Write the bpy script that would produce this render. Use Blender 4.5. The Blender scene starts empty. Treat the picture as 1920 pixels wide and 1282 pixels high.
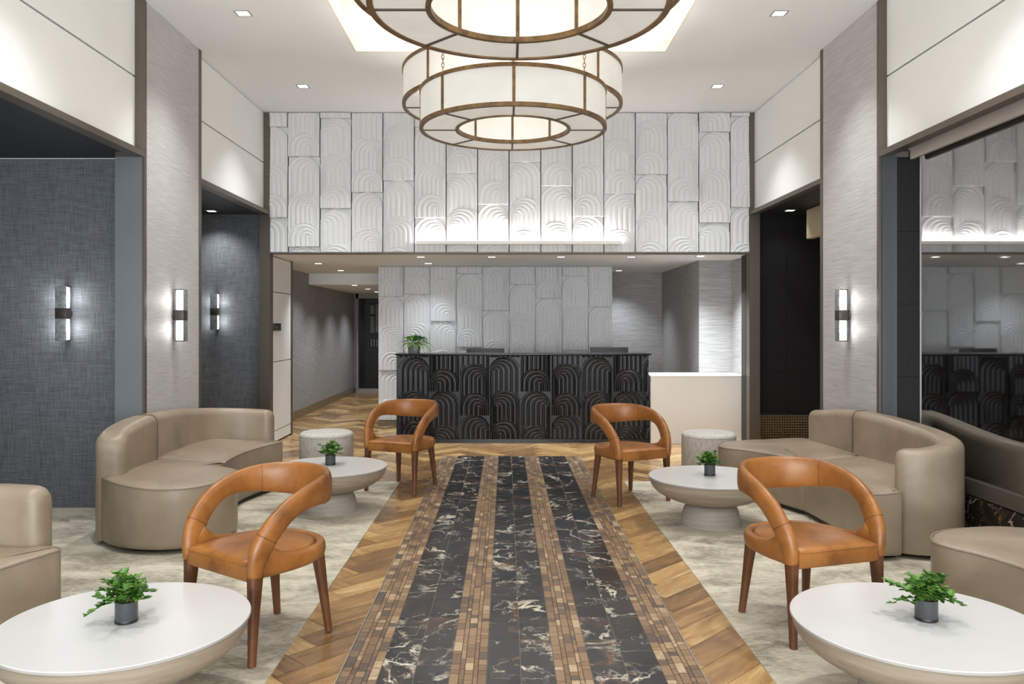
import bpy, bmesh, math, random
import numpy as np
from mathutils import Vector, Matrix
R = math.radians
PI = math.pi
random.seed(7)
SC = bpy.context.scene
COL = SC.collection

# ------------------------------------------------------------------ camera, world, exposure
cam = bpy.data.cameras.new('camera'); camo = bpy.data.objects.new('camera', cam); COL.objects.link(camo)
camo.location = (0, 0, 1.45); camo.rotation_euler = (R(90), 0, 0)
cam.sensor_width = 36; cam.lens = 1500/1920*36
cam.shift_x = 12/1920; cam.shift_y = -33/1920
cam.clip_start = 0.05; cam.clip_end = 100
SC.camera = camo
SC.view_settings.view_transform = 'Standard'; SC.view_settings.look = 'None'
SC.view_settings.gamma = 1; SC.view_settings.use_curve_mapping = False
SC.view_settings.exposure = 0.25
w = bpy.data.worlds.new('world'); SC.world = w; w.use_nodes = True
w.node_tree.nodes['Background'].inputs[0].default_value = (0.86, 0.93, 1.0, 1)
w.node_tree.nodes['Background'].inputs[1].default_value = 2.1

def light(kind, name, loc, power, col=(1, 1, 1), size=0.1, size_y=None, rot=(0, 0, 0), spot=None, blend=0.6, parent=None):
    l = bpy.data.lights.new(name, kind); l.energy = power; l.color = col
    if kind == 'AREA':
        l.size = size
        if size_y: l.shape = 'RECTANGLE'; l.size_y = size_y
    else:
        l.shadow_soft_size = size
    if kind == 'SPOT': l.spot_size = R(spot or 100); l.spot_blend = blend
    o = bpy.data.objects.new(name, l); o.location = loc; o.rotation_euler = rot; COL.objects.link(o)
    if parent: o.parent = parent
    return o
# added fill light behind the camera, tilted up to brighten the ceiling
light('AREA', 'rear_fill_light', (0, -2.4, 0.9), 260, (0.90, 0.95, 1.0), 5.2, 1.8, (R(128), 0, 0))

WARM = (1.0, 0.95, 0.89); NEUT = (0.955, 0.98, 1.0); COOL = (0.87, 0.935, 1.0)

# ------------------------------------------------------------------ materials
def new_mat(name):
    m = bpy.data.materials.new(name); m.use_nodes = True
    nt = m.node_tree; b = nt.nodes['Principled BSDF']
    return m, nt, b
def N(nt, t, **kw):
    n = nt.nodes.new(t)
    for k, v in kw.items(): setattr(n, k, v)
    return n
def rgb(r, g, b):
    f = lambda c: ((c/255+0.055)/1.055)**2.4 if c/255 > 0.04045 else c/255/12.92
    return (f(r), f(g), f(b), 1)
def coords(nt, scale=(1, 1, 1), kind='Object'):
    tc = N(nt, 'ShaderNodeTexCoord'); mp = N(nt, 'ShaderNodeMapping')
    nt.links.new(tc.outputs[kind], mp.inputs[0]); mp.inputs['Scale'].default_value = scale
    return mp.outputs[0]
def noise(nt, vec, scale, detail=4, rough=0.55, dist=0.0):
    n = N(nt, 'ShaderNodeTexNoise'); nt.links.new(vec, n.inputs['Vector'])
    n.inputs['Scale'].default_value = scale; n.inputs['Detail'].default_value = detail
    n.inputs['Roughness'].default_value = rough; n.inputs['Distortion'].default_value = dist
    return n.outputs['Fac']
def ramp(nt, fac, stops, interp='LINEAR'):
    r = N(nt, 'ShaderNodeValToRGB'); r.color_ramp.interpolation = interp
    nt.links.new(fac, r.inputs[0]); e = r.color_ramp.elements
    while len(e) < len(stops): e.new(0.5)
    for i, (p, c) in enumerate(stops): e[i].position = p; e[i].color = c
    return r.outputs[0]
def mixc(nt, fac, a, b, mode='MIX'):
    m = N(nt, 'ShaderNodeMix', data_type='RGBA', blend_type=mode)
    for sock, v in ((m.inputs[0], fac), (m.inputs[6], a), (m.inputs[7], b)):
        if isinstance(v, (int, float)): sock.default_value = v
        elif isinstance(v, tuple): sock.default_value = v
        else: nt.links.new(v, sock)
    return m.outputs[2]
def math_(nt, op, a, b=None, c=None):
    m = N(nt, 'ShaderNodeMath', operation=op)
    for i, v in enumerate((a, b, c)):
        if v is None: continue
        if isinstance(v, (int, float)): m.inputs[i].default_value = v
        else: nt.links.new(v, m.inputs[i])
    return m.outputs[0]
def bump(nt, b, h, strength=0.3, dist=0.002):
    n = N(nt, 'ShaderNodeBump'); n.inputs['Strength'].default_value = strength; n.inputs['Distance'].default_value = dist
    nt.links.new(h, n.inputs['Height']); nt.links.new(n.outputs[0], b.inputs['Normal'])
def setb(b, col=None, rough=0.5, metal=0.0, spec=None):
    if col is not None: b.inputs['Base Color'].default_value = col
    b.inputs['Roughness'].default_value = rough; b.inputs['Metallic'].default_value = metal
    if spec is not None: b.inputs['Specular IOR Level'].default_value = spec
def plain(name, col, rough=0.5, metal=0.0, var=0.06, nscale=8, spec=None):
    m, nt, b = new_mat(name); setb(b, col, rough, metal, spec)
    v = coords(nt); f = noise(nt, v, nscale)
    d = tuple(c*(1-var) for c in col[:3])+(1,); l = tuple(min(1, c*(1+var)) for c in col[:3])+(1,)
    nt.links.new(ramp(nt, f, [(0.3, d), (0.7, l)]), b.inputs['Base Color'])
    return m
def emis(name, col, strength, base=(0.8, 0.8, 0.8, 1), nscale=None, lo=0.9):
    m, nt, b = new_mat(name); setb(b, base, 0.4)
    b.inputs['Emission Color'].default_value = col; b.inputs['Emission Strength'].default_value = strength
    if nscale:
        f = noise(nt, coords(nt), nscale, 3)
        nt.links.new(ramp(nt, f, [(0.3, tuple(c*lo for c in col[:3])+(1,)), (0.7, col)]), b.inputs['Emission Color'])
    return m
def woven(name, c1, c2, sx, sz, rough=0.7, strength=0.3, both=False):
    """fine horizontal-strand vinyl (both=False) or crosshatched linen (both=True)"""
    m, nt, b = new_mat(name); setb(b, c1, rough)
    h = noise(nt, coords(nt, (sx, sx, sz)), 1.0, 3, 0.6)
    f = h
    if both:
        v = noise(nt, coords(nt, (sz, sz, sx)), 1.0, 3, 0.6)
        f = math_(nt, 'MULTIPLY', math_(nt, 'ADD', h, v), 0.5)
        lo, hi = 0.38, 0.66
    else: lo, hi = 0.35, 0.68
    c = ramp(nt, f, [(lo, c1), (hi, c2)])
    big = noise(nt, coords(nt), 1.3, 3)
    c = mixc(nt, 1.0, c, ramp(nt, big, [(0.3, (0.92, 0.92, 0.92, 1)), (0.7, (1, 1, 1, 1))]), 'MULTIPLY')
    nt.links.new(c, b.inputs['Base Color']); bump(nt, b, f, strength, 0.0015)
    return m
def leather(name, dark, base, light_, rough=0.38, scale=3.0, spec=0.5):
    m, nt, b = new_mat(name); setb(b, base, rough, spec=spec)
    v = coords(nt); f = noise(nt, v, scale, 6, 0.62, 0.4)
    c = ramp(nt, f, [(0.28, dark), (0.5, base), (0.75, light_)])
    nt.links.new(c, b.inputs['Base Color'])
    f2 = noise(nt, v, 260, 3); f3 = noise(nt, v, 9, 4)
    bump(nt, b, math_(nt, 'ADD', math_(nt, 'MULTIPLY', f2, 0.25), math_(nt, 'MULTIPLY', f3, 3.0)), 0.25, 0.0015)
    nt.links.new(ramp(nt, f, [(0.2, (rough-.06,)*3+(1,)), (0.8, (rough+.08,)*3+(1,))]), b.inputs['Roughness'])
    return m
M = {}
M['ceiling'] = plain('ceiling_paint', rgb(238, 238, 238), 0.8, var=0.01, nscale=2)
M['soffit'] = plain('soffit_paint', rgb(240, 240, 240), 0.7, var=0.02, nscale=2)
M['panel'] = plain('white_wall_panel', rgb(240, 239, 236), 0.55, var=0.015, nscale=2)
M['vinyl'] = woven('pale_vinyl', rgb(172, 169, 167), rgb(198, 195, 193), 4, 150, 0.55, 0.5)
M['vinylgrey'] = woven('grey_vinyl', rgb(142, 140, 138), rgb(176, 174, 172), 4, 140, 0.6, 0.4)
M['linen'] = woven('charcoal_linen', rgb(70, 73, 77), rgb(124, 127, 131), 7, 260, 0.75, 0.4, True)
M['bronze'] = plain('bronze_trim', rgb(104, 95, 86), 0.42, 0.55, 0.05, 3)
M['steel_blue'] = plain('brushed_jamb', rgb(122, 126, 130), 0.42, 0.3, 0.04, 3)
M['steel_dark'] = plain('brushed_dark_jamb', rgb(74, 77, 79), 0.42, 0.3, 0.04, 3)
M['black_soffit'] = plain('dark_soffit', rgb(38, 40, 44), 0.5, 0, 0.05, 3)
M['dark'] = plain('dark_reveal', rgb(40, 37, 34), 0.6, 0, 0.05, 3)
M['relief'] = plain('white_plaster_relief', rgb(216, 216, 216), 0.5, 0, 0.02, 6)
M['black_relief'] = plain('black_lacquer_relief', rgb(21, 21, 22), 0.34, 0, 0.15, 6, spec=0.4)
M['black_top'] = plain('black_counter_top', rgb(24, 24, 26), 0.25, 0, 0.1, 6)
M['white_counter'] = plain('white_solid_surface', rgb(238, 234, 226), 0.3, 0, 0.015, 2)
M['stone_base'] = plain('travertine_base', rgb(124, 110, 88), 0.3, 0, 0.25, 9)
M['glow_panel'] = emis('opal_glass_glow', (1.0, 0.94, 0.82, 1), 0.33, (0.42, 0.41, 0.39, 1), 5, 0.84)
M['glow_inner'] = emis('opal_glass_inner', (1.0, 0.94, 0.82, 1), 0.50, (0.42, 0.41, 0.39, 1), 4, 0.88)
M['brass'] = leather('aged_brass', rgb(74, 58, 42), rgb(122, 96, 64), rgb(150, 118, 76), 0.42, 14)
M['brass'].node_tree.nodes['Principled BSDF'].inputs['Metallic'].default_value = 0.55
M['brass_dark'] = plain('dark_bronze_rim', rgb(84, 74, 64), 0.45, 0.4, 0.15, 12)
M['leather'] = leather('cognac_leather', rgb(110, 66, 30), rgb(150, 95, 44), rgb(176, 118, 60), 0.34, 4)
M['leather_leg'] = leather('brown_leg_leather', rgb(76, 44, 26), rgb(98, 59, 33), rgb(116, 74, 43), 0.42, 6)
M['taupe'] = leather('taupe_leather', rgb(124, 109, 91), rgb(145, 129, 109), rgb(162, 146, 126), 0.38, 2.2)
M['taupe_pipe'] = plain('taupe_piping', rgb(140, 124, 106), 0.45)
M['crease_shade'] = plain('crease_shade', rgb(92, 80, 66), 0.6)  # darkened taupe, shade of the backrest crease put into colour
M['plinth'] = plain('sofa_plinth', rgb(46, 42, 38), 0.6)
M['tabletop'] = plain('white_table_top', rgb(206, 204, 201), 0.28, 0, 0.02, 3)
M['downlight'] = emis('downlight_glow', (1, 0.95, 0.86, 1), 6.0)
M['frame_grey'] = plain('downlight_frame', rgb(170, 166, 160), 0.4, 0.3)
M['sconce_glass'] = emis('sconce_glass_glow', (1.0, 0.95, 0.87, 1), 5.0)
M['sconce_band'] = plain('sconce_band', rgb(84, 78, 72), 0.4, 0.7, 0.1, 20)
M['hammered'] = plain('hammered_silver', rgb(158, 164, 168), 0.35, 0.5, 0.35, 45)
M['glass_pot'] = plain('smoky_glass_pot', rgb(72, 74, 75), 0.12, 0.2, 0.1, 10)
M['grey_pot'] = plain('grey_ceramic_pot', rgb(128, 126, 124), 0.5)
M['soil'] = plain('soil', rgb(44, 32, 24), 0.9, 0, 0.4, 80)
M['stem'] = plain('green_stem', rgb(92, 116, 52), 0.6)
M['monitor'] = plain('monitor_plastic', rgb(36, 34, 33), 0.35)
M['blind'] = plain('roller_blind', rgb(156, 146, 138), 0.6, 0, 0.04, 3)
M['cream'] = plain('cream_blind', rgb(216, 202, 170), 0.6, 0, 0.04, 3)
M['mesh_brass'] = plain('mesh_brass', rgb(140, 118, 84), 0.4, 0.6, 0.1, 20)
M['cove'] = emis('cove_led', (1.0, 0.93, 0.82, 1), 5.0)
M['strip'] = emis('strip_led', (1.0, 0.97, 0.93, 1), 50.0)
M['tray'] = plain('tray_warm_paint', rgb(238, 232, 222), 0.8, 0, 0.01, 2)
M['door_glass'] = plain('door_glass', rgb(20, 23, 30), 0.1, 0, 0.2, 2)
M['door_black'] = plain('door_black', rgb(24, 23, 23), 0.4)
M['pale_pane'] = plain('frosted_pane', rgb(112, 112, 108), 0.25, 0, 0.2, 12)

def mk_leaf(name, a, b_, c):
    m, nt, b = new_mat(name); setb(b, a, 0.5)
    oi = N(nt, 'ShaderNodeAttribute'); oi.attribute_name = 'tone'
    nt.links.new(ramp(nt, oi.outputs['Fac'], [(0.0, a), (0.55, b_), (1.0, c)]), b.inputs['Base Color'])
    b.inputs['Subsurface Weight'].default_value = 0.0
    return m
M['leaf'] = mk_leaf('ivy_leaf', rgb(38, 76, 24), rgb(70, 118, 36), rgb(124, 160, 62))
M['fern'] = mk_leaf('fern_leaf', rgb(36, 84, 44), rgb(74, 130, 56), rgb(136, 172, 72))

def mk_planks():
    m, nt, b = new_mat('wood_look_herringbone'); setb(b, None, 0.3)
    at = N(nt, 'ShaderNodeAttribute'); at.attribute_name = 'tone'
    uv = N(nt, 'ShaderNodeUVMap'); uv.uv_map = 'UVMap'
    mp = N(nt, 'ShaderNodeMapping'); nt.links.new(uv.outputs[0], mp.inputs[0]); mp.inputs['Scale'].default_value = (1.3, 9, 1)
    f = noise(nt, mp.outputs[0], 1.6, 6, 0.6, 0.9)
    v2 = math_(nt, 'ADD', math_(nt, 'MULTIPLY', at.outputs['Fac'], 0.66), math_(nt, 'MULTIPLY', math_(nt, 'SUBTRACT', f, 0.5), 1.15))
    v2 = math_(nt, 'ADD', v2, 0.18)
    c = ramp(nt, v2, [(0.0, rgb(104, 78, 54)), (0.3, rgb(138, 105, 70)), (0.55, rgb(166, 129, 83)), (0.8, rgb(196, 160, 106)), (1.0, rgb(218, 188, 138))])
    nt.links.new(c, b.inputs['Base Color'])
    f3 = noise(nt, mp.outputs[0], 6, 3); bump(nt, b, f3, 0.12, 0.001)
    nt.links.new(ramp(nt, f3, [(0.3, (0.18,)*3+(1,)), (0.7, (0.30,)*3+(1,))]), b.inputs['Roughness'])
    return m
M['planks'] = mk_planks()
def mk_mosaic():
    m, nt, b = new_mat('stone_mosaic'); setb(b, None, 0.38)
    at = N(nt, 'ShaderNodeAttribute'); at.attribute_name = 'tone'
    f = noise(nt, coords(nt, (1, 1, 1)), 45, 4)
    v2 = math_(nt, 'ADD', at.outputs['Fac'], math_(nt, 'MULTIPLY', math_(nt, 'SUBTRACT', f, 0.5), 0.35))
    c = ramp(nt, v2, [(0.0, rgb(92, 80, 74)), (0.2, rgb(116, 94, 74)), (0.5, rgb(138, 111, 84)), (0.86, rgb(156, 128, 97)), (1.0, rgb(188, 164, 132))])
    nt.links.new(c, b.inputs['Base Color']); return m
M['mosaic'] = mk_mosaic()
M['grout'] = plain('dark_grout', rgb(66, 52, 42), 0.7)
M['grout_light'] = plain('tan_grout', rgb(112, 98, 78), 0.7)
def mk_marble(name, base1, base2, vein, rust, s=1.0, thr=0.012, rough=0.22, rustfac=0.6):
    m, nt, b = new_mat(name); setb(b, None, rough)
    at = N(nt, 'ShaderNodeAttribute'); at.attribute_name = 'tone'
    tc = N(nt, 'ShaderNodeTexCoord'); va = N(nt, 'ShaderNodeVectorMath', operation='ADD')
    sc_ = N(nt, 'ShaderNodeVectorMath', operation='SCALE'); cx = N(nt, 'ShaderNodeCombineXYZ')
    nt.links.new(at.outputs['Fac'], cx.inputs[0]); nt.links.new(at.outputs['Fac'], cx.inputs[2])
    nt.links.new(cx.outputs[0], sc_.inputs[0]); sc_.inputs['Scale'].default_value = 37.0
    nt.links.new(tc.outputs['Object'], va.inputs[0]); nt.links.new(sc_.outputs[0], va.inputs[1])
    v = va.outputs[0]
    def veins(scale, th, det, dist):
        n = noise(nt, v, scale, det, 0.6, dist)
        a = math_(nt, 'ABSOLUTE', math_(nt, 'SUBTRACT', n, 0.5))
        return ramp(nt, a, [(0.0, (1, 1, 1, 1)), (th, (0, 0, 0, 1))])
    msk = ramp(nt, noise(nt, v, 4.2*s, 3), [(0.43, (0, 0, 0, 1)), (0.62, (1, 1, 1, 1))])
    v1 = mixc(nt, 1.0, veins(2.6*s, thr*1.5, 7, 0.5), msk, 'MULTIPLY')
    v2 = mixc(nt, 1.0, mixc(nt, 1.0, veins(4.5*s, thr*.7, 4, 0.3), ramp(nt, noise(nt, v, 7*s, 2), [(0.42, (0, 0, 0, 1)), (0.6, (1, 1, 1, 1))]), 'MULTIPLY'), (0.5, 0.5, 0.5, 1), 'MULTIPLY')
    vv = mixc(nt, 1.0, v1, v2, 'ADD')
    base = ramp(nt, noise(nt, v, 6*s, 5), [(0.35, base1), (0.7, base2)])
    rs = ramp(nt, noise(nt, v, 5.0*s, 5, 0.65, 0.8), [(0.56, (0, 0, 0, 1)), (0.7, (rustfac,)*3+(1,))])
    c = mixc(nt, rs, base, rust); c = mixc(nt, vv, c, vein)
    nt.links.new(c, b.inputs['Base Color']); return m
M['marble'] = mk_marble('black_veined_marble', rgb(34, 34, 36), rgb(54, 54, 56), rgb(226, 214, 192), rgb(112, 76, 54), 0.9, 0.0135, 0.24, 0.7)
M['marble_sill'] = mk_marble('brown_veined_marble', rgb(24, 20, 19), rgb(38, 31, 27), rgb(198, 180, 160), rgb(132, 88, 48), 1.4, 0.012, 0.2, 0.9)
def mk_rug():
    m, nt, b = new_mat('silky_rug'); setb(b, None, 0.85)
    f = noise(nt, coords(nt, (1.0, 1.7, 1)), 2.2, 9, 0.68, 0.6)
    g = noise(nt, coords(nt, (2.0, 5.0, 1)), 12, 5, 0.6, 0.4)
    v = math_(nt, 'ADD', math_(nt, 'MULTIPLY', f, 0.7), math_(nt, 'MULTIPLY', g, 0.3))
    c = ramp(nt, v, [(0.38, rgb(138, 130, 114)), (0.46, rgb(172, 164, 146)), (0.54, rgb(202, 194, 174)), (0.64, rgb(220, 213, 196))])
    nt.links.new(c, b.inputs['Base Color']); bump(nt, b, noise(nt, coords(nt), 120, 3), 0.5, 0.004); return m
M['rug'] = mk_rug()
def mk_wash(name, a, b_, horizontal=True):
    m, nt, b = new_mat(name); setb(b, None, 0.55)
    f = noise(nt, coords(nt, (3, 3, 45)), 1, 4, 0.6, 0.3)
    nt.links.new(ramp(nt, f, [(0.3, a), (0.7, b_)]), b.inputs['Base Color']); bump(nt, b, f, 0.15, 0.001); return m
M['wash'] = mk_wash('washed_wood', rgb(140, 126, 108), rgb(164, 151, 132))
M['wash_base'] = mk_wash('washed_wood_base', rgb(154, 144, 132), rgb(176, 167, 155))
M['edge_band'] = mk_wash('table_edge', rgb(146, 140, 134), rgb(176, 171, 166))
def mk_ottoman(name, sv, a, b_):
    m, nt, b = new_mat(name); setb(b, None, 0.9)
    f = noise(nt, coords(nt, sv), 1, 4, 0.7)
    nt.links.new(ramp(nt, f, [(0.35, a), (0.65, b_)]), b.inputs['Base Color']); bump(nt, b, f, 0.5, 0.002); return m
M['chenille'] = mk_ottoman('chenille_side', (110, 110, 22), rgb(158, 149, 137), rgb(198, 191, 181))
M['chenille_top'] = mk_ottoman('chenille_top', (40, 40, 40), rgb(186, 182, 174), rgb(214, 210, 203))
def mk_tile():
    m, nt, b = new_mat('black_stone_tile'); setb(b, None, 0.6, spec=0.15)
    f = noise(nt, coords(nt, (1, 1, 1.5)), 60, 5, 0.7)
    nt.links.new(ramp(nt, f, [(0.3, rgb(20, 19, 19)), (0.75, rgb(44, 41, 40))]), b.inputs['Base Color'])
    bump(nt, b, f, 0.6, 0.003); return m
M['black_tile'] = mk_tile()
m, nt, b = new_mat('dark_window_reflection'); setb(b, (0.40, 0.405, 0.41, 1), 0.03, 1.0); M['mirror'] = m

# ------------------------------------------------------------------ mesh helpers
def link(o, parent=None):
    COL.objects.link(o)
    if parent: o.parent = parent
    return o
def mesh_obj(name, verts, faces, m, parent=None, smooth=False, autos=None):
    me = bpy.data.meshes.new(name); me.from_pydata([tuple(v) for v in verts], [], [tuple(f) for f in faces]); me.update()
    me.materials.append(m if not isinstance(m, str) else M[m])
    if smooth: me.polygons.foreach_set('use_smooth', [True]*len(me.polygons))
    if autos is not None:
        me.polygons.foreach_set('use_smooth', [True]*len(me.polygons)); me.set_sharp_from_angle(angle=R(autos))
    return link(bpy.data.objects.new(name, me), parent)
def bm_obj(name, bm, m, parent=None, autos=35):
    bmesh.ops.recalc_face_normals(bm, faces=bm.faces)
    me = bpy.data.meshes.new(name); bm.to_mesh(me); bm.free()
    me.materials.append(m if not isinstance(m, str) else M[m])
    me.polygons.foreach_set('use_smooth', [True]*len(me.polygons)); me.set_sharp_from_angle(angle=R(autos))
    return link(bpy.data.objects.new(name, me), parent)
def add_box(bm, x0, x1, y0, y1, z0, z1, bev=0.0, seg=2):
    ret = bmesh.ops.create_cube(bm, size=1.0)
    vs = ret['verts']
    for v in vs:
        v.co = Vector((x0+(v.co.x+.5)*(x1-x0), y0+(v.co.y+.5)*(y1-y0), z0+(v.co.z+.5)*(z1-z0)))
    if bev > 0:
        es = list({e for v in vs for e in v.link_edges})
        bmesh.ops.bevel(bm, geom=es, offset=bev, segments=seg, affect='EDGES', profile=0.5)
def box(name, x0, x1, y0, y1, z0, z1, m, parent=None, bev=0.0):
    bm = bmesh.new(); add_box(bm, x0, x1, y0, y1, z0, z1, bev); return bm_obj(name, bm, m, parent)
def boxes(name, lst, m, parent=None, bev=0.0):
    bm = bmesh.new()
    for l in lst: add_box(bm, *l, bev=bev)
    return bm_obj(name, bm, m, parent)
def add_lathe(bm, prof, cx=0, cy=0, seg=64, closed=False):
    rings = []
    for r, z in prof:
        if r < 1e-6: rings.append([bm.verts.new((cx, cy, z))])
        else: rings.append([bm.verts.new((cx+r*math.cos(2*PI*i/seg), cy+r*math.sin(2*PI*i/seg), z)) for i in range(seg)])
    pr = list(zip(rings, rings[1:]))
    if closed: pr.append((rings[-1], rings[0]))
    for a, b in pr:
        for i in range(seg):
            j = (i+1) % seg
            if len(a) == 1 and len(b) == 1: continue
            if len(a) == 1: bm.faces.new((a[0], b[i], b[j]))
            elif len(b) == 1: bm.faces.new((a[i], b[0], a[j]))
            else: bm.faces.new((a[i], b[i], b[j], a[j]))
def add_tube(bm, pts, r, seg=8, closed=False, caps=True):
    pts = [Vector(p) for p in pts]; n = len(pts); rings = []; up = Vector((0, 0, 1)); prev = None
    for i, p in enumerate(pts):
        if closed: t = pts[(i+1) % n]-pts[i-1]
        else: t = pts[min(i+1, n-1)]-pts[max(i-1, 0)]
        t.normalize()
        if prev is None:
            a = t.orthogonal() if abs(t.dot(up)) > 0.95 else t.cross(up)
        else: a = prev-t*prev.dot(t)
        a.normalize(); prev = a; b = t.cross(a)
        rr = r[i] if isinstance(r, (list, tuple)) else r
        rings.append([bm.verts.new(p+a*rr*math.cos(2*PI*k/seg)+b*rr*math.sin(2*PI*k/seg)) for k in range(seg)])
    pr = list(zip(rings, rings[1:]))
    if closed: pr.append((rings[-1], rings[0]))
    for A, B in pr:
        for k in range(seg): bm.faces.new((A[k], A[(k+1) % seg], B[(k+1) % seg], B[k]))
    if caps and not closed:
        bm.faces.new(rings[0][::-1]); bm.faces.new(rings[-1])
def catmull(pts, sub=6, closed=False):
    n = len(pts); out = []; P = [tuple(p) for p in pts]
    rng = range(n if closed else n-1)
    for i in rng:
        if closed: p0, p1, p2, p3 = P[i-1], P[i], P[(i+1) % n], P[(i+2) % n]
        else: p0, p1, p2, p3 = P[max(i-1, 0)], P[i], P[i+1], P[min(i+2, n-1)]
        for k in range(sub):
            t = k/sub
            out.append(tuple(0.5*((2*b)+(-a+c)*t+(2*a-5*b+4*c-d)*t*t+(-a+3*b-3*c+d)*t**3) for a, b, c, d in zip(p0, p1, p2, p3)))
    if not closed: out.append(P[-1])
    return out
def struct(o): o['kind'] = 'structure'; return o
def empty(name, loc=(0, 0, 0), rz=0):
    o = bpy.data.objects.new(name, None); o.location = loc; o.rotation_euler = (0, 0, rz); o.empty_display_size = 0.1
    return link(o)
def tag(o, label, cat, group=None):
    o['label'] = label; o['category'] = cat
    if group: o['group'] = group
    return o
def dup(root, loc, rz, label, group=None):
    r = root.copy(); COL.objects.link(r); r.location = loc; r.rotation_euler = (0, 0, rz); r['label'] = label
    if group: r['group'] = group
    for ch in list(root.children):
        c = ch.copy(); COL.objects.link(c); c.parent = r
        for g in list(ch.children):
            d = g.copy(); COL.objects.link(d); d.parent = c
    return r
def face_attr(me, vals):
    a = me.attributes.new('tone', 'FLOAT', 'FACE'); a.data.foreach_set('value', np.array(vals, dtype=np.float32))

# ================================================================== FLOOR
def herringbone():
    W_, n = 0.15, 4; Lw = W_*n; g = 0.0012
    verts = []; faces = []; tones = []; uvs = []
    ca, sa = math.cos(R(45)), math.sin(R(45))
    rnd = random.Random(3)
    K = 95
    for x in range(-K, K*2):
        for y in range(-K, K*2):
            d = (x-y) % (2*n)
            if d == 0: r = (x*W_, (x+n)*W_, y*W_, (y+1)*W_, 0)
            elif d == 2*n-1: r = (x*W_, (x+1)*W_, y*W_, (y+n)*W_, 1)
            else: continue
            x0, x1, y0, y1, vert = r
            cx, cy = (x0+x1)/2, (y0+y1)/2
            wx, wy = cx*ca-cy*sa, cx*sa+cy*ca
            if not (-4.6 < wx < 4.2 and -1.2 < wy < 17.0): continue
            x0 += g; x1 -= g; y0 += g; y1 -= g
            k = len(verts); off = rnd.uniform(0, 50), rnd.uniform(0, 50)
            for (px, py) in ((x0, y0), (x1, y0), (x1, y1), (x0, y1)):
                verts.append((px*ca-py*sa, px*sa+py*ca, 0.0))
                if vert: uvs.append((py+off[0], px+off[1]))
                else: uvs.append((px+off[0], py+off[1]))
            faces.append((k, k+1, k+2, k+3)); tones.append(rnd.random())
    o = mesh_obj('floor', verts, faces, 'planks')
    me = o.data; face_attr(me, tones); u = me.uv_layers.new(name='UVMap')
    for i, c in enumerate(uvs): u.data[i].uv = c
    return o
struct(herringbone())
struct(box('floor', -4.7, 4.3, -1.3, 17.2, -0.12, -0.002, 'grout'))

Y1S = 8.79
def tile_strip(name, xs, mat, row_fn, z, m_under, label):
    verts = []; faces = []; tones = []; rnd = random.Random(sum(int(abs(x)*1000) for x in xs)); g = 0.0016
    for (a, b) in zip(xs, xs[1:]):
        for (y0, y1) in row_fn(rnd):
            k = len(verts)
            verts += [(a+g, y0+g, z), (b-g, y0+g, z), (b-g, y1-g, z), (a+g, y1-g, z)]; faces.append((k, k+1, k+2, k+3)); tones.append(rnd.random())
    o = mesh_obj(name, verts, faces, mat); face_attr(o.data, tones); struct(o)
    u = box(name, xs[0], xs[-1], -1.0, Y1S, 0.0003, z-0.0008, m_under); struct(u)
    return o
def marble_rows(rnd):
    out = []; y = 8.79
    # rows fitted so grout lines fall at 3.391 + k*0.2806
    k = -15
    while True:
        a = 3.391+k*0.2806; b_ = a+0.2806; k += 1
        if a > Y1S: break
        out.append((a, min(b_, Y1S)))
    return [r for r in out if r[1]-r[0] > .02]
def mosaic_rows(rnd):
    out = []; y = -1.0+rnd.uniform(0, .05)
    while y < Y1S:
        l = rnd.choice([0.038, 0.055, 0.075, 0.1]); out.append((y, min(y+l, Y1S))); y += l
    return [r for r in out if r[1]-r[0] > .008]
for (a, b) in ((-.5234, -.2313), (-.079, .2059), (.358, .6534)):
    tile_strip('floor', [a, (a+b)/2, b], 'marble', marble_rows, 0.004, 'grout_light', '')
def mos_x(a, b):
    ws = [.036, .020, .034, .018, .034]; s = sum(ws); xs = [a]
    for w_ in ws: xs.append(xs[-1]+w_*(b-a)/s)
    return xs
for (a, b) in ((-.684, -.5234), (-.2313, -.079), (.2059, .358), (.6534, .815)):
    tile_strip('floor', mos_x(a, b), 'mosaic', mosaic_rows, 0.004, 'grout', '')
for x in (-.690, .8155):
    struct(box('trim_1', x, x+.004, -1, Y1S, 0, .005, M['frame_grey']))

# ================================================================== CEILING
CZ = 3.91
TX0, TX1, TY0, TY1 = -1.357, 1.449, 0.6, 7.22
struct(boxes('ceiling', [(-3.0, TX0, -1.3, 9.42, CZ, CZ+.12), (TX1, 3.1, -1.3, 9.42, CZ, CZ+.12), (TX0, TX1, TY1, 9.42, CZ, CZ+.12), (TX0, TX1, -1.3, TY0, CZ, CZ+.12)], 'ceiling'))
lipz = CZ+.135; e = .16
struct(boxes('ceiling', [(TX0-.01, TX0+.012, TY0, TY1, CZ-.001, lipz), (TX1-.012, TX1+.01, TY0, TY1, CZ-.001, lipz), (TX0+.012, TX1-.012, TY1-.012, TY1+.01, CZ-.001, lipz), (TX0+.012, TX1-.012, TY0-.01, TY0+.012, CZ-.001, lipz),
    (TX0-e, TX0-e+.02, TY0-e, TY1+e, CZ+.1, CZ+.5), (TX1+e-.02, TX1+e, TY0-e, TY1+e, CZ+.1, CZ+.5), (TX0-e, TX1+e, TY1+e-.02, TY1+e, CZ+.1, CZ+.5), (TX0-e, TX1+e, TY0-e, TY0-e+.02, CZ+.1, CZ+.5),
    (TX0-e, TX1+e, TY0-e, TY1+e, CZ+.5, CZ+.55)], 'tray'))
cv = boxes('cove_light_strip', [(TX0-.09, TX0-.04, TY0, TY1, CZ+.121, CZ+.131), (TX1+.04, TX1+.09, TY0, TY1, CZ+.121, CZ+.131), (TX0, TX1, TY1+.04, TY1+.09, CZ+.121, CZ+.131)], 'cove')
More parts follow.
